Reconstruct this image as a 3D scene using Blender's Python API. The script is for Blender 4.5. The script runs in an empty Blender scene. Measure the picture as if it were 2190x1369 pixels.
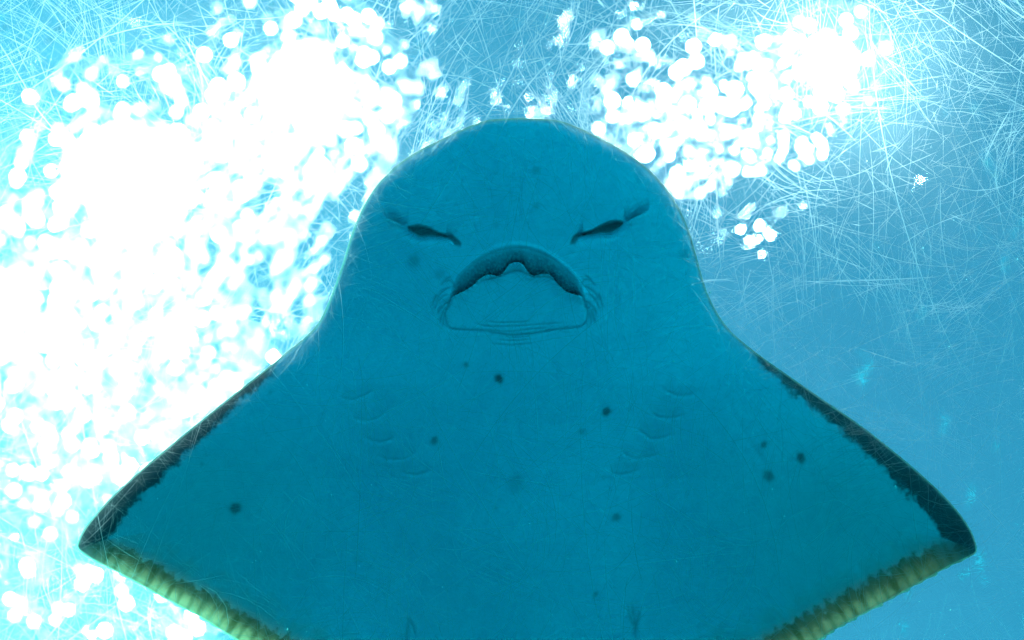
import bpy, math, random
import numpy as np

random.seed(11)
rng = np.random.default_rng(11)
scene = bpy.context.scene
COL = scene.collection

# ------------------------------------------------------------------ camera
# The place: a walk-through tunnel in an aquarium. The camera stands inside it and
# looks straight up (image right = +X, image down = +Y) through a scratched acrylic
# panel at a ray gliding over it, with the rippled water surface and lamps above.
CAM_Z = 1.60
LENS, SENSOR = 40.0, 36.0
FW, FH = 2190.0, 1369.0
KP = (SENSOR / LENS) / FW                    # metres per photo pixel at 1 m depth
cam_d = bpy.data.cameras.new('camera')
cam = bpy.data.objects.new('camera', cam_d)
COL.objects.link(cam)
cam.location = (0, 0, CAM_Z)
cam.rotation_euler = (math.pi, 0, 0)
cam_d.lens = LENS
cam_d.sensor_width = SENSOR
cam_d.clip_start = 0.01
cam_d.clip_end = 2000
cam_d.dof.use_dof = True
cam_d.dof.focus_distance = 1.085
cam_d.dof.aperture_fstop = 3.0
cam_d.dof.aperture_blades = 0
scene.camera = cam

# ------------------------------------------------------------------ world, sun, exposure
SUN_DIR = np.array([-0.66, 0.42, 0.66]); SUN_DIR = SUN_DIR / np.linalg.norm(SUN_DIR)
world = bpy.data.worlds.new('World')
scene.world = world
world.use_nodes = True
wn = world.node_tree
for n in list(wn.nodes): wn.nodes.remove(n)
sky = wn.nodes.new('ShaderNodeTexSky')
sky.sky_type = 'NISHITA'
sky.sun_disc = False
sky.dust_density = 2.0
sky.ozone_density = 1.0
sky.sun_elevation = math.asin(SUN_DIR[2])
sky.sun_rotation = math.atan2(SUN_DIR[0], SUN_DIR[1])
bg = wn.nodes.new('ShaderNodeBackground')
bg.inputs['Strength'].default_value = 0.064
wo = wn.nodes.new('ShaderNodeOutputWorld')
wn.links.new(sky.outputs[0], bg.inputs[0])
wn.links.new(bg.outputs[0], wo.inputs[0])

sun_d = bpy.data.lights.new('sun', 'SUN')
sun_d.energy = 5.0
sun_d.angle = math.radians(0.53)
sun_d.color = (1.0, 0.96, 0.90)
sun = bpy.data.objects.new('sun', sun_d)
COL.objects.link(sun)
from mathutils import Vector
sun.rotation_euler = Vector(-SUN_DIR).to_track_quat('-Z', 'Y').to_euler()
sun.location = (-8, -3, 18)

vs = scene.view_settings
vs.view_transform = 'Standard'
vs.look = 'None'
vs.exposure = 2.17
vs.gamma = 1.0
vs.use_curve_mapping = False
cy = scene.cycles
cy.caustics_refractive = True
cy.caustics_reflective = False
cy.max_bounces = 7
cy.adaptive_threshold = 0.03
cy.diffuse_bounces = 3
cy.transmission_bounces = 8
cy.transparent_max_bounces = 24
cy.volume_bounces = 0
cy.sample_clamp_indirect = 5.0
cy.use_denoising = True

# ------------------------------------------------------------------ helpers
def mat(name):
    m = bpy.data.materials.new(name)
    m.use_nodes = True
    nt = m.node_tree
    for n in list(nt.nodes): nt.nodes.remove(n)
    return m, nt, nt.nodes.new('ShaderNodeOutputMaterial')

def N(nt, kind, **inp):
    n = nt.nodes.new('ShaderNode' + kind)
    for k, v in inp.items():
        n.inputs[k.replace('_', ' ')].default_value = v
    return n

def mth(nt, op, a, b=None, c=None, clamp=False):
    n = nt.nodes.new('ShaderNodeMath'); n.operation = op; n.use_clamp = clamp
    for i, v in enumerate((a, b, c)):
        if v is None: continue
        if isinstance(v, (int, float)): n.inputs[i].default_value = v
        else: nt.links.new(v, n.inputs[i])
    return n.outputs[0]

def smooth(nt, v, lo, hi, a=0.0, b=1.0):
    n = nt.nodes.new('ShaderNodeMapRange'); n.interpolation_type = 'SMOOTHSTEP'
    nt.links.new(v, n.inputs[0])
    for i, x in enumerate((lo, hi, a, b)): n.inputs[i + 1].default_value = x
    return n.outputs[0]

def mixc(nt, f, a, b):
    n = nt.nodes.new('ShaderNodeMix'); n.data_type = 'RGBA'
    for sock, v in ((n.inputs[0], f), (n.inputs[6], a), (n.inputs[7], b)):
        if isinstance(v, (int, float, tuple)): sock.default_value = v
        else: nt.links.new(v, sock)
    return n.outputs[2]

def mesh_from(name, verts, quads, material, smooth_shade=True, tris=None):
    me = bpy.data.meshes.new(name)
    verts = np.asarray(verts, np.float32)
    faces = [np.asarray(quads, np.int32)] if quads is not None and len(quads) else []
    if tris is not None and len(tris): faces.append(np.asarray(tris, np.int32))
    me.vertices.add(len(verts))
    me.vertices.foreach_set('co', verts.ravel())
    loops = np.concatenate([f.ravel() for f in faces])
    sizes = np.concatenate([np.full(len(f), f.shape[1], np.int32) for f in faces])
    me.loops.add(len(loops)); me.loops.foreach_set('vertex_index', loops)
    me.polygons.add(len(sizes))
    me.polygons.foreach_set('loop_start', np.concatenate([[0], np.cumsum(sizes)[:-1]]).astype(np.int32))
    me.polygons.foreach_set('loop_total', sizes)
    me.polygons.foreach_set('use_smooth', np.full(len(sizes), smooth_shade))
    me.update(calc_edges=True)
    me.validate()
    if material: me.materials.append(material)
    return me

def link(name, me, parent=None, **props):
    o = bpy.data.objects.new(name, me)
    COL.objects.link(o)
    if parent: o.parent = parent
    for k, v in props.items(): o[k] = v
    return o

def box_mesh(name, lo, hi, material):
    (x0, y0, z0), (x1, y1, z1) = lo, hi
    v = [(x0,y0,z0),(x1,y0,z0),(x1,y1,z0),(x0,y1,z0),(x0,y0,z1),(x1,y0,z1),(x1,y1,z1),(x0,y1,z1)]
    q = [(0,3,2,1),(4,5,6,7),(0,1,5,4),(1,2,6,5),(2,3,7,6),(3,0,4,7)]
    return mesh_from(name, v, q, material, False)

# ------------------------------------------------------------------ the setting
TANK = 12.0
SURF_Z = 4.80

m_sand, nt, out = mat('pale blue floor paint')
tc = N(nt, 'TexCoord'); nz = N(nt, 'TexNoise', Scale=3.0, Detail=8.0)
nt.links.new(tc.outputs['Object'], nz.inputs['Vector'])
b = N(nt, 'BsdfPrincipled', Roughness=0.9)
sep = N(nt, 'SeparateXYZ'); nt.links.new(tc.outputs['Object'], sep.inputs[0])
bounce_dim = smooth(nt, mth(nt, 'ADD', sep.outputs[1], mth(nt, 'MULTIPLY', mth(nt, 'SUBTRACT', nz.outputs[0], .5), 1.6)), .4, 1.4)  # invented dark floor zone, out of view, dims light reaching the rear belly
pale = mixc(nt, nz.outputs[0], (.34, .60, .94, 1), (.40, .66, .96, 1))
nt.links.new(mixc(nt, bounce_dim, pale, (.26, .37, .46, 1)), b.inputs['Base Color'])
nt.links.new(b.outputs[0], out.inputs[0])

m_wall, nt, out = mat('blue tank paint')
tc = N(nt, 'TexCoord'); nz = N(nt, 'TexNoise', Scale=1.2, Detail=6.0)
nt.links.new(tc.outputs['Object'], nz.inputs['Vector'])
b = N(nt, 'BsdfPrincipled', Roughness=0.7)
nt.links.new(mixc(nt, nz.outputs[0], (.22, .56, .92, 1), (.28, .62, .94, 1)), b.inputs['Base Color'])
nt.links.new(b.outputs[0], out.inputs[0])

m_dim_wall, nt, out = mat('unseen light-dimming wall')  # unseen wall made dark so the rear belly gets less light
tc = N(nt, 'TexCoord'); nz = N(nt, 'TexNoise', Scale=2.0, Detail=8.0)
nt.links.new(tc.outputs['Object'], nz.inputs['Vector'])
b = N(nt, 'BsdfPrincipled', Roughness=0.9)
nt.links.new(mixc(nt, nz.outputs[0], (.03, .04, .045, 1), (.09, .11, .11, 1)), b.inputs['Base Color'])
nt.links.new(b.outputs[0], out.inputs[0])

link('tank_floor', box_mesh('tank_floor', (-TANK-.3, -TANK-.3, -.3), (TANK+.3, TANK+.3, 0), m_sand), kind='structure')
for nm, lo, hi in (('tank_wall_left', (-TANK-.3, -TANK, 0.002), (-TANK, TANK, 5.2)),
                   ('tank_wall_right', (TANK, -TANK, 0.002), (TANK+.3, TANK, 5.2)),
                   ('tank_wall_front', (-TANK-.3, TANK+.002, 0.002), (TANK+.3, TANK+.3, 5.2)),
                   ('tank_wall_back', (-TANK-.3, -TANK-.3, 0.002), (TANK+.3, -TANK-.002, 5.2))):
    link(nm, box_mesh(nm, lo, hi, m_dim_wall if nm == 'tank_wall_front' else m_wall), kind='structure')

# water: one closed body whose top is a real rippled sheet
m_water, nt, out = mat('water')
refr = N(nt, 'BsdfGlass', Roughness=0.0, IOR=1.333); refr.inputs['Color'].default_value = (1, 1, 1, 1)
transp = N(nt, 'BsdfTransparent')
geo = N(nt, 'NewGeometry'); sx = N(nt, 'SeparateXYZ')
nt.links.new(geo.outputs['Position'], sx.inputs[0])
top = mth(nt, 'GREATER_THAN', sx.outputs[2], SURF_Z - 0.5)
mx = N(nt, 'MixShader')
nt.links.new(mth(nt, 'MULTIPLY', top, 0.28), mx.inputs[0])
nt.links.new(transp.outputs[0], mx.inputs[1]); nt.links.new(refr.outputs[0], mx.inputs[2])
nt.links.new(mx.outputs[0], out.inputs['Surface'])
ab = N(nt, 'VolumeAbsorption', Density=0.6); ab.inputs['Color'].default_value = (0.0, 0.972, 0.952, 1)
nt.links.new(ab.outputs[0], out.inputs['Volume'])

dense_x = np.linspace(-2.3, 2.3, 540); dense_y = np.linspace(-1.7, 1.7, 400)
W = TANK - 0.01
xs = np.concatenate([np.linspace(-W, -2.35, 14), dense_x, np.linspace(2.35, W, 14)])
ys = np.concatenate([np.linspace(-W, -1.75, 14), dense_y, np.linspace(1.75, W, 14)])
X, Y = np.meshgrid(xs, ys)
Z = np.zeros_like(X)
NW = 90
for i in range(NW):
    lam = 0.042 * (0.40 / 0.042) ** (rng.random() ** 1.5)
    th = rng.normal(0.5, 0.9) if i % 3 else rng.random() * 2 * math.pi
    k = 2 * math.pi / lam
    slope = 0.36 * math.sqrt(2.0 / NW) * (1.15 if lam < .2 else 0.85)
    Z += slope / k * np.sin(k * (X * math.cos(th) + Y * math.sin(th)) + rng.random() * 6.283)
fade = np.clip((2.3 - np.abs(X)) / .3, 0, 1) * np.clip((1.7 - np.abs(Y)) / .3, 0, 1)
agit = 1.0 - 0.22 * np.tanh((X - 0.4) / 0.5)
Z = SURF_Z + Z * fade * agit
ny, nx = X.shape
idx = np.arange(nx * ny).reshape(ny, nx)
q = np.stack([idx[:-1, :-1], idx[:-1, 1:], idx[1:, 1:], idx[1:, :-1]], -1).reshape(-1, 4)
V = np.stack([X, Y, Z], -1).reshape(-1, 3)
rim = np.concatenate([idx[0, :], idx[1:, -1], idx[-1, -2::-1], idx[-2:0:-1, 0]])
low = V[rim].copy(); low[:, 2] = 0.01
base = len(V); nr = len(rim)
V = np.concatenate([V, low])
a = np.arange(nr); bnx = (a + 1) % nr
side = np.stack([rim[bnx], rim[a], base + a, base + bnx], -1)
me = mesh_from('water', V, np.concatenate([q, side]), m_water)
import bmesh
bm = bmesh.new(); bm.from_mesh(me); bm.verts.ensure_lookup_table()
f = bm.faces.new([bm.verts[base + i] for i in range(nr)][::-1]); f.smooth = False
bmesh.ops.recalc_face_normals(bm, faces=bm.faces[:])
bm.to_mesh(me); bm.free()
link('water', me, kind='structure')

# ------------------------------------------------------------------ floodlights above the water
def px_at(px, py, depth):
    return ((px - FW / 2) * KP * depth, (py - FH / 2) * KP * depth, CAM_Z + depth)

def above_water(px, py, h):
    """where a lamp hangs h metres over the water so that calm water shows it at this pixel"""
    D = SURF_Z - CAM_Z
    s = np.array(px_at(px, py, D)); d = s - np.array([0, 0, CAM_Z]); d /= np.linalg.norm(d)
    t = d[:2] * 1.06          # part of the light comes straight through, so aim between the two images
    dz = math.sqrt(max(1 - t @ t, .05))
    return s + np.array([t[0], t[1], dz]) * (h / dz)

def emit_mat(name, strength, col):
    m, nt, out = mat(name)
    m.cycles.emission_sampling = 'FRONT'
    e = N(nt, 'Emission', Strength=strength); e.inputs['Color'].default_value = col
    nt.links.new(e.outputs[0], out.inputs[0]); return m
m_metal, nt, out = mat('lamp housing')
b = N(nt, 'BsdfPrincipled', Roughness=0.4, Metallic=0.8); b.inputs['Base Color'].default_value = (.5, .52, .54, 1)
nt.links.new(b.outputs[0], out.inputs[0])

def lathe(profile, n=40):
    v = []; q = []
    for r, z in profile:
        for i in range(n):
            a = 2 * math.pi * i / n
            v.append((r * math.cos(a), r * math.sin(a), z))
    for j in range(len(profile) - 1):
        for i in range(n):
            k = (i + 1) % n
            q.append((j * n + i, j * n + k, (j + 1) * n + k, (j + 1) * n + i))
    return v, q

LENS_MAT = {}
def lamp_mat(strength):
    if strength not in LENS_MAT: LENS_MAT[strength] = emit_mat('lamp and glint emitter', strength, (1, .24, .25, 1))
    return LENS_MAT[strength]
def floodlight(px, py, h, r, n, lr, strength, core, core_strength, label):
    """a round bank of small emitters, added as glint discs, around a big lamp, hung facing the water"""
    p = above_water(px, py, h)
    e = bpy.data.objects.new('floodlight_bank', None); COL.objects.link(e)
    e.location = p
    aim = Vector((p[0] * .35, p[1] * .35, SURF_Z)) - Vector(p)
    e.rotation_euler = aim.to_track_quat('-Z', 'Y').to_euler()
    e['label'] = label; e['category'] = 'lamp'; e['group'] = 'floodlight banks hung above the tank'
    rows = [(r * f, z) for f, z in ((.985, .02), (1.0, .02), (1.005, .05), (1.0, .06), (.985, .055))]
    v, q = lathe(rows + [rows[0]])
    link('ring_frame', mesh_from('ring_frame', v, q, m_metal), e)
    v, q = lathe([(0.001, -.02), (lr * .98, 0.0), (lr, .03)], 8)
    glint_me = [mesh_from('lens', v, q, lamp_mat(strength * f)) for f in (1.0, .35, .1, .03)]
    for i in range(n):  # small emitters added so their blurred discs stand for water glints
        a = i * 2.39996 + rng.normal(0, .3); q_ = r * .98 * ((i + .5) / n) ** .62
        o = link('lens', glint_me[rng.choice(4, p=[.40, .22, .20, .18])], e)
        o.location = (q_ * math.cos(a) + rng.normal(0, r * .06), q_ * math.sin(a) + rng.normal(0, r * .06), 0)
        sc = rng.uniform(.7, 1.4); o.scale = (sc, sc, 1)
    if core:
        m = 48; wob = [1 + .10 * math.sin(3 * t + px) + .07 * math.sin(5 * t + py) for t in [2 * math.pi * k / m for k in range(m)]]
        v = []
        for f, z in ((.02, .03), (.6, .03), (1.0, .045)):
            for k in range(m):
                t = 2 * math.pi * k / m; v.append((core * f * wob[k] * math.cos(t), core * f * wob[k] * math.sin(t), z))
        q = [(j * m + k, j * m + (k + 1) % m, (j + 1) * m + (k + 1) % m, (j + 1) * m + k) for j in range(2) for k in range(m)]
        link('main_lamp', mesh_from('main_lamp', v, q, lamp_mat(core_strength)), e)
    return e

floodlight(670, 205, 6.0, .80, 120, .021, 180, .32, 12, 'floodlight bank glaring white between the largest dazzle and the snout of the ray')
floodlight(320, 400, 6.0, .98, 160, .021, 170, .48, 10, 'floodlight bank making the largest solid white dazzle in the rippled water')
floodlight(10, 660, 6.0, .95, 125, .021, 180, .36, 11, 'floodlight bank next to the largest dazzle, on its side away from the snout')
floodlight(220, 990, 6.0, 1.80, 285, .019, 160, 0, 0, 'widest, loosest floodlight bank breaking into flakes of glitter near a wing tip')
floodlight(1745, 155, 6.0, .45, 30, .020, 300, .18, 380, 'small floodlight bank ringed by curved scratches in the panel')
floodlight(1430, 245, 6.0, .75, 52, .019, 260, 0, 0, 'floodlight bank broken into a loose patch of sparkles beside the head')

# ------------------------------------------------------------------ acrylic tunnel panel
PANE_DEPTH = 1.060
ARCH_R = 6.0
def pane_z(x, y): return CAM_Z + PANE_DEPTH - (ARCH_R - np.sqrt(ARCH_R ** 2 - x ** 2))

m_acr, nt, out = mat('scuffed clear acrylic')
tr = N(nt, 'BsdfTransparent'); tr.inputs['Color'].default_value = (.985, .995, .995, 1)
rf = N(nt, 'BsdfRefraction', Roughness=0.95, IOR=1.09); rf.inputs['Color'].default_value = (1, 1, 1, 1)
tcn = N(nt, 'TexCoord'); nz = N(nt, 'TexNoise', Scale=7.0, Detail=6.0, Roughness=.65)
nt.links.new(tcn.outputs['Object'], nz.inputs['Vector'])
mx = N(nt, 'MixShader')
nt.links.new(smooth(nt, nz.outputs[0], .3, .75, .042, .078), mx.inputs[0])
rf2 = N(nt, 'BsdfRefraction', Roughness=1.0, IOR=1.16); rf2.inputs['Color'].default_value = (1, 1, 1, 1)
mh = N(nt, 'MixShader', Fac=.5); nt.links.new(rf.outputs[0], mh.inputs[1]); nt.links.new(rf2.outputs[0], mh.inputs[2])
nt.links.new(tr.outputs[0], mx.inputs[1]); nt.links.new(mh.outputs[0], mx.inputs[2])
nt.links.new(mx.outputs[0], out.inputs[0])

pane = bpy.data.objects.new('acrylic_panel', None); COL.objects.link(pane)
pane.location = (0, 0, CAM_Z + PANE_DEPTH)
pane['label'] = 'curved clear acrylic tunnel panel covered in fine scratches under the ray'
pane['category'] = 'window'
px_ = np.linspace(-1.3, 1.3, 60); py_ = np.linspace(-1.2, 1.2, 3)
X, Y = np.meshgrid(px_, py_)
Zt = pane_z(X, Y) - (CAM_Z + PANE_DEPTH)
ny, nx = X.shape
idx = np.arange(nx * ny).reshape(ny, nx)
q = np.stack([idx[:-1, :-1], idx[1:, :-1], idx[1:, 1:], idx[:-1, 1:]], -1).reshape(-1, 4)
me = mesh_from('sheet', np.stack([X, Y, Zt], -1).reshape(-1, 3), q, m_acr)
link('sheet', me, pane)

m_scr, nt, out = mat('scratch')
rf = N(nt, 'BsdfRefraction', Roughness=0.75, IOR=1.15); rf.inputs['Color'].default_value = (1, 1, 1, 1)
tl = N(nt, 'BsdfRefraction', Roughness=1.0, IOR=1.26); tl.inputs['Color'].default_value = (1, 1, 1, 1)
tr = N(nt, 'BsdfTransparent')
m1 = N(nt, 'MixShader', Fac=0.30)
nt.links.new(rf.outputs[0], m1.inputs[1]); nt.links.new(tl.outputs[0], m1.inputs[2])
m2 = N(nt, 'MixShader', Fac=0.38)
nt.links.new(tr.outputs[0], m2.inputs[1]); nt.links.new(m1.outputs[0], m2.inputs[2])
nt.links.new(m2.outputs[0], out.inputs[0])

SV, SQ = [], []
nsv = 0
def scratch(cx, cy_, ang, length, curv, hw):
    global nsv
    n = max(3, min(12, int(length / .014)))
    s = np.linspace(-.5, .5, n) * length
    a = ang + curv * s
    dx = np.cumsum(np.cos(a)) * (length / n); dy = np.cumsum(np.sin(a)) * (length / n)
    x = cx + dx - dx.mean(); y = cy_ + dy - dy.mean()
    nxv, nyv = -np.sin(a), np.cos(a)
    taper = np.clip(1.15 - np.abs(np.linspace(-1, 1, n)) ** 3, .15, 1) * hw
    rows = []; rdg = rng.uniform(.3, 1.1)
    for off, dz in ((-1, 0), (0, rdg), (1, 0)):
        xx = x + nxv * taper * off; yy = y + nyv * taper * off
        zz = pane_z(np.clip(xx, -1.29, 1.29), yy) - (CAM_Z + PANE_DEPTH) - .0004 - dz * taper
        rows.append(np.stack([xx, yy, zz], -1))
    v = np.stack(rows, 1).reshape(-1, 3)
    i = np.arange(n - 1) * 3 + nsv
    SV.append(v)
    SQ.append(np.stack([i, i + 1, i + 4, i + 3], -1)); SQ.append(np.stack([i + 1, i + 2, i + 5, i + 4], -1))
    nsv += len(v)

XR, YR = .72, .52
for i in range(22000):
    L = min(.36, .042 * math.exp(rng.normal(0, .75)))
    hw = .000085 * math.exp(rng.normal(0, .55))
    scratch(rng.uniform(-XR, XR), rng.uniform(-YR, YR), rng.random() * math.pi, L, rng.normal(0, 2.5 if i % 3 else 9.0), hw)
for i in range(520):
    cx, cy_, ang = rng.uniform(-XR, XR), rng.uniform(-YR, YR), rng.random() * math.pi
    L0 = rng.uniform(.03, .15); c0 = rng.normal(0, 9)
    for j in range(rng.integers(5, 20)):
        scratch(cx + rng.normal(0, .012), cy_ + rng.normal(0, .012), ang + rng.normal(0, .09), L0 * rng.uniform(.4, 1.3),
                c0 + rng.normal(0, 1.5), .00011 * math.exp(rng.normal(0, .4)))
for i in range(45):
    scratch(rng.uniform(-XR, XR), rng.uniform(-YR, YR), rng.random() * math.pi, rng.uniform(.12, .45), rng.normal(0, .8),
            rng.uniform(.0002, .0004))
me = mesh_from('scratches', np.concatenate(SV), np.concatenate(SQ), m_scr, False)
link('scratches', me, pane, kind='stuff')

# ------------------------------------------------------------------ the ray
RD = 1.125                                    # depth of its rim below the lens axis
k = KP * RD
RIGHT = [(1115,253),(1160,255),(1200,260),(1240,275),(1290,300),(1330,322),(1370,350),(1405,382),(1435,420),(1458,460),(1474,500),(1487,545),
 (1499,590),(1513,632),(1535,675),(1562,710),(1600,743),(1650,780),(1700,815),(1750,850),(1800,884),(1850,920),(1900,960),(1950,1002),(2000,1048),
 (2040,1092),(2064,1128),(2076,1158),(2077,1174),(2063,1185),(2020,1206),(1960,1240),(1880,1286),(1800,1331),(1740,1369),(1650,1418),(1560,1462),
 (1470,1505),(1380,1548),(1300,1582),(1262,1600),(1266,1630),(1272,1670),(1262,1705),(1225,1728),(1165,1738),(1142,1760),(1130,1850),(1122,2100),(1116,2400),(1111,2700)]
LEFT = [(1115,253),(1070,255),(1040,258),(1000,272),(950,295),(900,320),(860,345),(825,375),(795,410),(772,450),(755,490),(742,530),(730,570),
 (715,612),(700,650),(680,690),(650,722),(600,762),(550,803),(500,842),(450,882),(400,922),(350,963),(300,1005),(250,1050),(210,1092),(181,1128),
 (165,1158),(163,1172),(175,1187),(215,1210),(280,1245),(350,1285),(420,1322),(490,1365),(580,1416),(670,1460),(760,1505),(850,1548),(925,1582),
 (964,1600),(960,1630),(955,1670),(964,1705),(1000,1728),(1060,1738),(1084,1760),(1096,1850),(1103,2100),(1106,2400),(1109,2700)]

def catmull(pts, n=14):
    p = np.array(pts, float)
    p = np.vstack([2 * p[0] - p[1], p, 2 * p[-1] - p[-2]])
    out = []
    for i in range(1, len(p) - 2):
        t = np.linspace(0, 1, n, endpoint=False)[:, None]
        a, b, c, d = p[i-1], p[i], p[i+1], p[i+2]
        out.append(.5 * (2*b + (c-a)*t + (2*a-5*b+4*c-d)*t**2 + (3*b-a-3*c+d)*t**3))
    out.append(p[-2][None])
    return np.vstack(out)

def mono(c):
    c = c.copy()
    c[:, 1] = np.maximum.accumulate(c[:, 1] + np.arange(len(c)) * 1e-5)
    return c
RC, LC = mono(catmull(RIGHT)), mono(catmull(LEFT))
RC[0] = LC[0] = (1115, 253)
rows = np.concatenate([253 + 45 * np.linspace(0, 1, 40, endpoint=False) ** 2, np.arange(298, 430, 3.0), np.arange(430, 735, 1.35),
                       np.arange(735, 1060, 3.0), np.arange(1060, 1215, 1.8), np.arange(1215, 1400, 2.6), np.arange(1400, 1760, 6.0), np.linspace(1760, 2700, 40)])
def edge_x(c, y): return np.interp(y, c[:, 1], c[:, 0])
xl, xr = edge_x(LC, rows), edge_x(RC, rows)
# small scallops along the trailing edges
def scal(y, x):
    w = np.clip((y - 1190) / 25, 0, 1) * np.clip((1600 - y) / 40, 0, 1)
    return w * (3.2 * np.sin(y / 2.35 + np.sin(y / 31.) * 1.6) + 2.0 * np.sin(y / 5.1 + 1))
xl = xl + scal(rows, xl); xr = xr - scal(rows + 9, xr)
NC = 600
t = np.linspace(0, 1, NC)
u = t - .35 * np.sin(2 * math.pi * t) / (2 * math.pi)
PX = xl[:, None] + (xr - xl)[:, None] * u[None]
PY = np.repeat(rows[:, None], NC, 1)

poly = np.vstack([np.stack([xl, rows], -1)[::-1], np.stack([xr, rows], -1)[1:]])
poly_s = np.vstack([LC[::-3], RC[3::3]])
poly_s = poly_s[poly_s[:, 1] < 1800]
def seg_dist(P, pl, chunk=20000, width=None):
    A, B = pl[:-1], pl[1:]
    AB = B - A; L2 = np.maximum((AB ** 2).sum(1), 1e-9)
    out = np.empty(len(P), np.float32); arg = np.empty(len(P), np.int32)
    for i in range(0, len(P), chunk):
        p = P[i:i+chunk, None, :] - A[None]
        tt = np.clip((p * AB[None]).sum(-1) / L2[None], 0, 1)
        d = np.sqrt(((p - tt[..., None] * AB[None]) ** 2).sum(-1))
        arg[i:i+chunk] = d.argmin(1); out[i:i+chunk] = d.min(1)
    return out, arg
P = np.stack([PX, PY], -1).reshape(-1, 2).astype(np.float32)
edge_d, seg = seg_dist(P, poly_s.astype(np.float32), 8000)
# soft distance for the bulk form
mid = (poly_s[1:] + poly_s[:-1]) / 2; sl = np.linalg.norm(np.diff(poly_s, axis=0), axis=1)
soft = np.empty(len(P), np.float32)
for i in range(0, len(P), 8000):
    d2 = ((P[i:i+8000, None, :] - mid[None].astype(np.float32)) ** 2).sum(-1) + 30.
    soft[i:i+8000] = ((sl[None] / d2 ** 2).sum(1) * 2 / math.pi) ** (-1 / 3.)
arcl = np.concatenate([[0], np.cumsum(sl)])
arc = arcl[seg] 
arc = arc + ((P - poly_s[seg]) * ((poly_s[seg + 1] - poly_s[seg]) / np.maximum(sl[seg], 1e-6)[:, None])).sum(1)

def bulge(d, dk):
    de = np.clip(d, 0, None)
    return 1 - np.exp(-de * k / dk)
x_, y_ = P[:, 0], P[:, 1]
cx_ = (x_ - 1110)
body = np.exp(-(cx_ / 330.) ** 2)                     # thick middle of the disc
down = .030 * bulge(soft, .10) + .012 * body * bulge(soft, .06)
lip = np.sqrt(np.clip(edge_d / 10., 0, 1)) * .0022
# wings sag slightly between body and tip, shallow troughs beside the belly
down += -.012 * np.exp(-((np.abs(cx_) - 300) / 120.) ** 2) * np.clip((y_ - 820) / 200, 0, 1)
down += .009 * np.exp(-(cx_ / 180.) ** 2) * np.clip((y_ - 900) / 250, 0, 1)
down[y_ > 1750] *= .4
warp = .010 * np.sin(x_ / 420. + .6) * np.clip(np.abs(cx_) / 900, 0, 1) - .006 * np.clip(np.abs(cx_) / 950, 0, 1) ** 3
pitch = .075 * np.clip((y_ - 780) / 700., 0, 1.6) ** 1.7 * bulge(soft, .09)
zrel = np.zeros(len(P)) + warp + pitch - down - lip               # minus = towards the camera

inset = np.zeros(len(P))                                  # plus = into the body
lining_shade = np.zeros(len(P)); spot = np.zeros(len(P)); scales = np.zeros(len(P))
def near(pl, pad):
    lo = pl.min(0) - pad; hi = pl.max(0) + pad
    return np.nonzero((x_ > lo[0]) & (x_ < hi[0]) & (y_ > lo[1]) & (y_ < hi[1]))[0]
def groove(pts, depth, w, fade_ends=True, crease_shade=0.0):
    pl = catmull(pts, 8)
    I = near(pl, w * 4)
    if not len(I): return
    d, sg = seg_dist(P[I], pl.astype(np.float32))
    e = np.ones(len(I))
    if fade_ends:
        tt = sg / max(len(pl) - 2, 1)
        e = np.clip(np.minimum(tt, 1 - tt) * 5 + .15, 0, 1)
    g = np.exp(-(d / w) ** 2) * e
    inset[I] += depth * g
    if crease_shade: lining_shade[I] = np.maximum(lining_shade[I], crease_shade * g)  # crease shade painted into the skin colour along the groove

# --- mouth
Zm = lambda a: [(760 + X / 3.1286, 380 + Y / 3.1286) for X, Y in a]
upper = catmull(Zm([(655,800),(690,700),(760,622),(850,552),(950,506),(1075,484),(1200,506),(1300,552),(1390,622),(1460,694),(1508,796)]), 10)
lower = catmull(Zm([(655,803),(740,762),(800,722),(850,676),(900,657),(960,664),(1000,634),(1030,592),(1075,576),(1120,592),(1150,640),(1190,664),(1250,651),(1300,662),(1350,722),(1410,772),(1508,799)]), 10)
I = near(np.vstack([upper, lower]), 30)
uy = np.interp(x_[I], upper[:, 0], upper[:, 1], left=9999, right=9999)
lx = np.maximum.accumulate(lower[:, 0] + np.arange(len(lower)) * 1e-6)
ly = np.interp(x_[I], lx, lower[:, 1], left=-9999, right=-9999)
tt = (y_[I] - uy) / np.maximum(ly - uy, 4)
inside = (tt > 0) & (tt < 1)
prof = np.where(inside, np.clip(tt, 0, 1) ** 1.25, 0)
span = np.clip((ly - uy) / 30, 0.25, 1)
inset[I] += .011 * prof * span
lining_shade[I] = np.maximum(lining_shade[I], np.where(inside, .34 + .58 * np.clip(tt, 0, 1) ** 2.0, 0))  # dark mouth flesh, with shade painted deeper toward the slit
scales[I] = np.where(inside, np.clip(tt * 6, 0, 1), 0)
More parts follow.
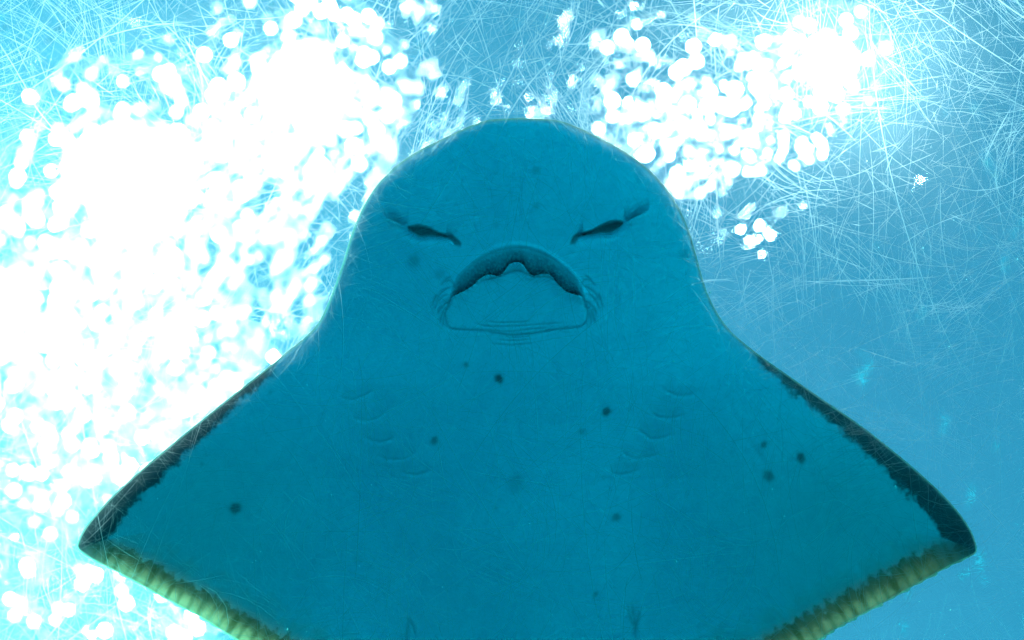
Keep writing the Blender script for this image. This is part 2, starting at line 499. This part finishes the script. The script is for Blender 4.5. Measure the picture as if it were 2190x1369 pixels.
# lower jaw pad: a raised lip edge with small nodules
d, sg = seg_dist(P[I], lower.astype(np.float32))
pad = np.where(~inside & (y_[I] > ly - 1), np.exp(-(d / 10.) ** 2), 0)
inset[I] -= .0032 * pad * (1 + .35 * np.sin(sg * 1.1) * np.exp(-(d / 5.) ** 2))
nod = np.exp(-((x_[I] - 1104) / 14.) ** 2 - ((y_[I] - 573) / 8.) ** 2) * (y_[I] > ly)
inset[I] -= .0030 * nod * (.6 + .6 * np.sin(x_[I] * 1.1) * np.sin(y_[I] * 1.0))
groove(upper, .0014, 3.0, False, .35)
groove(upper + np.array([0, -7]), -.0012, 5.0, False)
groove(Zm([(800,735),(840,704),(890,690),(960,676),(1000,656),(1040,640),(1075,634),(1110,640),(1150,660),(1195,676),(1260,672),(1310,690),(1345,722)]), .0022, 2.6, True, .45)
jaw = Zm([(652,805),(625,870),(614,925),(622,980),(650,1008),(700,1016),(850,1022),(950,1040),(1050,1051),(1200,1036),(1350,1012),(1480,998),(1525,968),(1538,915),(1530,860),(1508,800)])
groove(jaw, .0020, 2.4, False, .40)
for c in ([(800,974),(900,995),(1100,992),(1300,976),(1400,970)], [(850,1012),(1000,1028),(1150,1016),(1300,1000)], [(950,1080),(1060,1088),(1180,1078)], [(880,965),(1000,972),(1180,962)],
          [(960,1060),(1080,1066),(1200,1052)], [(900,1105),(1040,1115),(1190,1104)]):
    groove(Zm(c), .0009, 2.0, True, .28)
W_ = [[(600,712),(640,698),(664,722),(668,760),(655,800)], [(545,850),(570,795),(620,752),(650,745)], [(540,905),(556,850),(600,800),(640,790)], [(588,882),(610,850),(640,838),(652,806)],
      [(600,880),(625,886),(646,850)], [(560,930),(580,880),(600,870)], [(575,990),(585,930),(605,885)], [(600,1010),(598,950),(612,890)], [(575,740),(615,690),(650,672)], [(520,880),(535,830),(560,780)]]
for c in W_:
    groove(Zm(c), .0012, 2.2, True, .38)
    groove(Zm([(2158 - X + (6 if Y < 800 else 0), Y - 8) for X, Y in c]), .0012, 2.2, True, .38)

# --- nostrils with their skin flaps
def nostril(hood, slit_top, slit_low, tail, flap):
    hp = catmull(hood, 10); I = near(hp, 40)
    d, sg = seg_dist(P[I], hp.astype(np.float32))
    hy = np.interp(x_[I], *[v for v in (hp[np.argsort(hp[:, 0]), 0], hp[np.argsort(hp[:, 0]), 1])])
    above = (y_[I] <= hy + .5) & (x_[I] > hp[:, 0].min()) & (x_[I] < hp[:, 0].max())
    mid_ = (hp[:, 0].min() + hp[:, 0].max()) / 2; half = (hp[:, 0].max() - hp[:, 0].min()) / 2
    wx = np.clip(1 - ((x_[I] - mid_) / half) ** 2, 0, 1)
    g = np.where(above, np.exp(-((hy - y_[I]) / 15.) ** 2) * wx, 0)
    inset[I] += .0105 * g
    lining_shade[I] = np.maximum(lining_shade[I], .72 * np.where(above, np.exp(-np.abs(hy - y_[I]) / 7.0) * wx, 0))  # shade of the hood recess painted in, fading upward
    tp = catmull(slit_top, 8); lw = catmull(slit_low, 8)
    tp = tp[np.argsort(tp[:, 0])]; lw = lw[np.argsort(lw[:, 0])]
    I = near(np.vstack([tp, lw]), 25)
    ty = np.interp(x_[I], tp[:, 0], tp[:, 1], left=9999, right=9999); by = np.interp(x_[I], lw[:, 0], lw[:, 1], left=-9999, right=-9999) + 3.5; ty = ty - 1.5
    hh = np.maximum(by - ty, 1.5); v = (y_[I] - ty) / hh
    ins = np.clip(v * 4, 0, 1) * np.clip((1 - v) * 4, 0, 1)
    ins = np.where((v > 0) & (v < 1), ins, 0)
    inset[I] += .013 * ins * np.clip(hh / 12, .3, 1)
    lining_shade[I] = np.maximum(lining_shade[I], ins * .95)  # shaded inside of the opening painted dark
    d, sg = seg_dist(P[I], lw.astype(np.float32))
    inset[I] += .0060 * np.exp(-(d / 13.) ** 2) * (y_[I] > by) * 1.0
    for off in (-3.5, 0, 3.5):
        groove([(x + off, y) for x, y in tail], .0026, 3.2, True, .75)
    groove(flap, -.0022, 6.0, True)
nostril(Zm([(188,256),(225,280),(270,300),(330,322),(364,292)]),
        Zm([(360,340),(400,330),(440,326),(500,342),(560,376),(620,395)]), Zm([(360,342),(400,372),(450,397),(500,390),(560,392),(620,402)]),
        Zm([(600,394),(640,404),(668,425),(690,450),(702,478)]), Zm([(200,270),(260,305),(330,335),(370,350)]))
nostril(Zm([(1956,215),(1920,243),(1870,268),(1805,296),(1778,262)]),
        Zm([(1782,306),(1740,300),(1700,302),(1640,322),(1580,358),(1510,384)]), Zm([(1782,308),(1740,345),(1690,374),(1630,374),(1570,382),(1510,394)]),
        Zm([(1530,378),(1490,392),(1464,412),(1448,440),(1440,466)]), Zm([(1945,232),(1890,275),(1830,305),(1780,325)]))

# --- gill slits
Zg = lambda a: [(680 + X / 2.5465, 740 + Y / 2.5465) for X, Y in a]
for c in ([(130,268),(165,280),(210,283),(265,262),(318,232)], [(195,375),(240,394),(290,398),(340,380),(380,350)], [(250,480),(300,504),(350,512),(400,500),(430,480)],
          [(330,590),(390,606),(450,608),(500,592),(540,565)], [(440,665),(490,682),(540,688),(580,678),(612,662)],
          [(1850,215),(1890,240),(1940,258),(1990,258),(2040,245)], [(1785,335),(1830,370),(1870,380),(1930,376),(1980,360)], [(1720,440),(1760,462),(1800,492),(1860,488),(1920,465)],
          [(1640,555),(1670,580),(1710,595),(1780,592),(1840,575)], [(1570,660),(1600,674),(1640,682),(1700,672),(1745,655)]):
    pl = np.array(Zg(c))
    groove(pl, .0012, 2.4, True, .40)
    groove(pl + np.array([0, -9]), .0006, 10.0, True, .07)  # soft recess shade painted above each slit
    groove(pl + np.array([0, 9]), -.0006, 9.0, True)

# --- wrinkles, spots
for c in ([(868,1320),(870,1345),(866,1372),(868,1400)], [(872,1330),(880,1350),(886,1375)], [(1352,1290),(1356,1320),(1362,1350),(1362,1385)], [(1344,1300),(1350,1330),(1360,1352)], [(1372,1310),(1366,1340),(1361,1365)]):
    groove(c, .0012, 2.6, True, .5)
groove([(1520,800),(1545,850),(1575,910),(1610,965),(1640,1010)], .0004, 7, True)
groove([(700,860),(672,920),(640,980),(606,1030)], .0008, 8, True)
groove([(1104,395),(1112,420),(1106,450),(1116,480)], .0006, 3, True); groove([(1018,455),(1012,480),(1022,505)], .0005, 3, True)
for sx_, sy_, r, s in ((1068,806,9,.85),(1000,777,5.5,.6),(1291,875,9,.8),(1240,916,5.5,.5),(933,936,8,.65),(1624,946,7,.6),(1702,974,10,.8),(1634,1012,11,.65),(505,1086,12,.75),
                       (1315,1101,9,.55),(1273,1270,6,.5),(889,561,12,.38),(945,588,10,.2),(1145,370,8,.32),(1145,447,7,.28),(580,838,5,.28),(433,992,4.5,.3),(1104,1022,18,.2),(1460,548,12,.2),
                       (1062,487,6,.2),(1286,1012,6,.1),(760,1200,9,.1),(1061,1076,4,.2)):
    I = near(np.array([[sx_, sy_]]), r * 3)
    aa = np.arctan2(y_[I] - sy_, x_[I] - sx_); wob = 1 + .10 * np.sin(2 * aa + sx_) + .07 * np.sin(5 * aa + sy_)
    dd = np.hypot(x_[I] - sx_, (y_[I] - sy_) * .9) / (r * wob)
    spot[I] = np.maximum(spot[I], s * np.exp(-dd ** 4 * .7) * np.clip(1.3 - .5 * dd, 0, 1))

zrel += inset
# attributes for the pigment of the wing margins
half_arc = arcl[len(LC[::-3]) - 1] if False else None
side_w = np.abs(x_ - 1110)
lead = np.clip((side_w - np.where(x_ > 1110, 470, 500)) / 60., 0, 1) * (y_ < 1172 + 0 * x_) + 0.0
tip_y = np.where(x_ > 1110, 1172, 1168)
seg_mid = (poly_s[seg] + poly_s[seg + 1]) / 2
is_lead = 1 / (1 + np.exp(np.clip((seg_mid[:, 1] - tip_y - 26) / 9., -30, 30)))
lead = np.clip((side_w - np.where(x_ > 1110, 470, 500)) / 430., 0, 1) * is_lead
rear = np.clip((seg_mid[:, 1] - tip_y - 2) / 48., 0, 1) * np.clip((1600 - y_) / 60, 0, 1)
fringe = np.clip((seg_mid[:, 1] - tip_y - 8) / 110., 0, 1) ** .7 * np.clip((1600 - y_) / 60, 0, 1)

wx_ = (x_ - FW / 2) * k; wy_ = (y_ - FH / 2) * k
belly = np.stack([wx_, wy_, zrel], -1)
nrw = len(rows)
idx = np.arange(nrw * NC).reshape(nrw, NC)
q1 = np.stack([idx[:-1, :-1], idx[1:, :-1], idx[1:, 1:], idx[:-1, 1:]], -1).reshape(-1, 4)
q1 = q1[:, ::-1]
# dorsal side: same rim, far fewer columns
ND = 60
cols = np.unique(np.round(np.linspace(0, NC - 1, ND)).astype(int))
inner = cols[1:-1]
dI = idx[:, inner].ravel()
up = .052 * bulge(soft[dI], .08) + .05 * body[dI] * bulge(soft[dI], .10)
up[y_[dI] > 1750] *= .35
dz = warp[dI] + pitch[dI] + up + np.sqrt(np.clip(edge_d[dI] / 10., 0, 1)) * .0022
dors = np.stack([wx_[dI], wy_[dI], dz], -1)
nb = len(belly)
didx = np.concatenate([idx[:, :1], nb + np.arange(len(dI)).reshape(nrw, len(inner)), idx[:, -1:]], 1)
q2 = np.stack([didx[:-1, :-1], didx[1:, :-1], didx[1:, 1:], didx[:-1, 1:]], -1).reshape(-1, 4)
V = np.concatenate([belly, dors])
Q = np.concatenate([q1, q2])

# --- skin
m_skin, nt, out = mat('ray skin')
def attr(n):
    a = N(nt, 'Attribute'); a.attribute_name = n; return a.outputs['Fac']
tc = N(nt, 'TexCoord')
def noise(scale, detail=4.0, rough=.55, dist=0.0):
    n = N(nt, 'TexNoise', Scale=scale, Detail=detail, Roughness=rough, Distortion=dist)
    nt.links.new(tc.outputs['Object'], n.inputs['Vector']); return n.outputs[0]
ed, ld, rr, ac, ln, sp, sc_ = [attr(n) for n in ('edge_dist', 'lead', 'rear', 'arc', 'lining_shade', 'spot', 'scales')]
dors_a = attr('dorsal')
n_fine, n_mid, n_big = noise(420, 3), noise(60, 5, .6), noise(9, 4)
base = mixc(nt, smooth(nt, n_big, .35, .7), (.56, .64, .80, 1), (.63, .70, .85, 1))
base = mixc(nt, smooth(nt, n_fine, .35, .75, 0, .34), base, (.42, .47, .52, 1))
wg = attr('wing')
base = mixc(nt, mth(nt, 'MULTIPLY', wg, .6), base, (.46, .55, .56, 1))
# leading margin: dark clouded band
edn = mth(nt, 'ADD', ed, mth(nt, 'MULTIPLY', mth(nt, 'SUBTRACT', n_mid, .5), .024))
edn = mth(nt, 'ADD', edn, mth(nt, 'MULTIPLY', mth(nt, 'SUBTRACT', noise(170, 4, .6), .5), .012))
bw = mth(nt, 'MULTIPLY_ADD', ld, .021, .0055)
rel = mth(nt, 'SUBTRACT', edn, bw)
band = mth(nt, 'MULTIPLY', smooth(nt, rel, .0045, -.0030, 0, .93), smooth(nt, ld, .0, .12))
base = mixc(nt, band, base, (.045, .05, .055, 1))
# trailing margin: olive-yellow fringe with rays, brown cloud behind it
stripe = mth(nt, 'SINE', mth(nt, 'MULTIPLY', ac, 2 * math.pi / .0118))
wav = N(nt, 'TexNoise', Scale=1.0, Detail=3.0); wav.noise_dimensions = '2D'
cmb = N(nt, 'CombineXYZ'); nt.links.new(mth(nt, 'MULTIPLY', ac, 75.0), cmb.inputs[0]); nt.links.new(mth(nt, 'MULTIPLY', ed, 18.0), cmb.inputs[1])
nt.links.new(cmb.outputs[0], wav.inputs['Vector'])
strp = mth(nt, 'ADD', mth(nt, 'MULTIPLY', stripe, .42), mth(nt, 'MULTIPLY', mth(nt, 'SUBTRACT', wav.outputs[0], .5), 2.0))
edr = mth(nt, 'ADD', edn, mth(nt, 'MULTIPLY', strp, .0042))
cloud = mth(nt, 'MULTIPLY', smooth(nt, mth(nt, 'ADD', edr, mth(nt, 'MULTIPLY', mth(nt, 'SUBTRACT', n_mid, .5), .05)), .062, .024, 0, .75), rr)
base = mixc(nt, cloud, base, (.74, .48, .46, 1))
brown = mth(nt, 'MULTIPLY', smooth(nt, edr, .029, .023), rr)
base = mixc(nt, mth(nt, 'MULTIPLY', brown, .9), base, mixc(nt, smooth(nt, attr('fringe'), .05, .7), (.10, .075, .055, 1), (.34, .20, .12, 1)))
yel = mth(nt, 'MULTIPLY', smooth(nt, edr, .020, .002), attr('fringe'))
base = mixc(nt, yel, base, (.97, .54, .38, 1))
base = mixc(nt, mth(nt, 'MULTIPLY', mth(nt, 'MULTIPLY', smooth(nt, strp, -.1, .7), .62), brown), base, (.15, .12, .05, 1))
base = mixc(nt, smooth(nt, ed, .0012, .0026, .9, 0), base, (.88, .86, .74, 1))  # pale rim painted in for the glow along the thin edge
# spots, mouth lining and painted crease shade, back
base = mixc(nt, mth(nt, 'MULTIPLY', sp, smooth(nt, noise(260, 3), .2, .55, .88, 1)), base, (.035, .045, .045, 1))
vor = N(nt, 'TexVoronoi', Scale=300.0); nt.links.new(tc.outputs['Object'], vor.inputs['Vector'])
cell = smooth(nt, vor.outputs['Distance'], .15, .65)
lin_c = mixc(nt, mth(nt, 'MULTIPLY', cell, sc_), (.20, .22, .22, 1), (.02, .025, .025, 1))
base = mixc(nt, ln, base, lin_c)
base = mixc(nt, mth(nt, 'MULTIPLY', dors_a, smooth(nt, ed, .004, .055)), base, (.16, .12, .07, 1))
bsdf = N(nt, 'BsdfPrincipled', Roughness=0.55); bsdf.inputs['Specular IOR Level'].default_value = .25
nt.links.new(base, bsdf.inputs['Base Color'])
tl = N(nt, 'BsdfTranslucent'); nt.links.new(base, tl.inputs['Color'])
thin = mth(nt, 'MAXIMUM', smooth(nt, ed, .0014, .0042, .85, 0), mth(nt, 'MULTIPLY', smooth(nt, ed, .005, .038, .78, 0.0), rr))
mx = N(nt, 'MixShader'); nt.links.new(thin, mx.inputs[0])
nt.links.new(bsdf.outputs[0], mx.inputs[1]); nt.links.new(tl.outputs[0], mx.inputs[2])
bh = mth(nt, 'ADD', mth(nt, 'MULTIPLY', n_fine, .25), mth(nt, 'MULTIPLY', mth(nt, 'MULTIPLY', cell, sc_), -1.6))
bump = N(nt, 'Bump', Strength=.5, Distance=.0012)
nt.links.new(bh, bump.inputs['Height'])
nt.links.new(bump.outputs[0], bsdf.inputs['Normal'])
nt.links.new(mx.outputs[0], out.inputs[0])

me = mesh_from('body', V, Q, m_skin)
def put(name, b, d):
    at = me.attributes.new(name, 'FLOAT', 'POINT')
    at.data.foreach_set('value', np.concatenate([b, d]).astype(np.float32))
put('edge_dist', edge_d * k, edge_d[dI] * k); put('lead', lead, lead[dI]); put('rear', rear, rear[dI]); put('arc', arc * k, arc[dI] * k)
zd = np.zeros(len(dI))
wing = np.clip((np.abs(cx_) - 330) / 320., 0, 1) * np.clip((y_ - 760) / 260, 0, 1)
put('wing', wing, wing[dI]); put('fringe', fringe, fringe[dI]); put('lining_shade', np.clip(lining_shade, 0, 1), zd); put('spot', spot, zd); put('scales', scales, zd); put('dorsal', np.zeros(nb), zd + 1)
ray = bpy.data.objects.new('stingray', None); COL.objects.link(ray)
ray.location = (0, 0, CAM_Z + RD)
ray['label'] = 'pale-bellied stingray gliding overhead with frowning mouth and dark-edged wings'
ray['category'] = 'stingray'
link('body', me, ray)

# ------------------------------------------------------------------ specks drifting in the water
m_speck, nt, out = mat('speck')
b = N(nt, 'BsdfPrincipled', Roughness=.6); b.inputs['Base Color'].default_value = (.9, .9, .88, 1)
b.inputs['Subsurface Weight'].default_value = 0
tl = N(nt, 'BsdfTranslucent'); tl.inputs['Color'].default_value = (.9, .9, .88, 1)
mx = N(nt, 'MixShader', Fac=.6); nt.links.new(b.outputs[0], mx.inputs[1]); nt.links.new(tl.outputs[0], mx.inputs[2])
nt.links.new(mx.outputs[0], out.inputs[0])
ov = np.array([(1,0,0),(-1,0,0),(0,1,0),(0,-1,0),(0,0,1),(0,0,-1)], float)
of = np.array([(0,2,4),(2,1,4),(1,3,4),(3,0,4),(2,0,5),(1,2,5),(3,1,5),(0,3,5)])
SVv, ST = [], []
for i in range(150):
    dpt = rng.uniform(1.062, 1.074)
    p = np.array(px_at(rng.uniform(-300, 2490), rng.uniform(-200, 1569), dpt))
    r = .0005 * math.exp(rng.normal(0, .4))
    ST.append(of + len(SVv) * 6); SVv.append(ov * r * np.array([rng.uniform(.7, 1.8), rng.uniform(.7, 1.8), 1]) + p)
me = mesh_from('suspended_specks', np.concatenate(SVv), None, m_speck, True, np.concatenate(ST))
link('suspended_specks', me, kind='stuff', label='tiny white specks drifting in the water under the ray', category='particles')
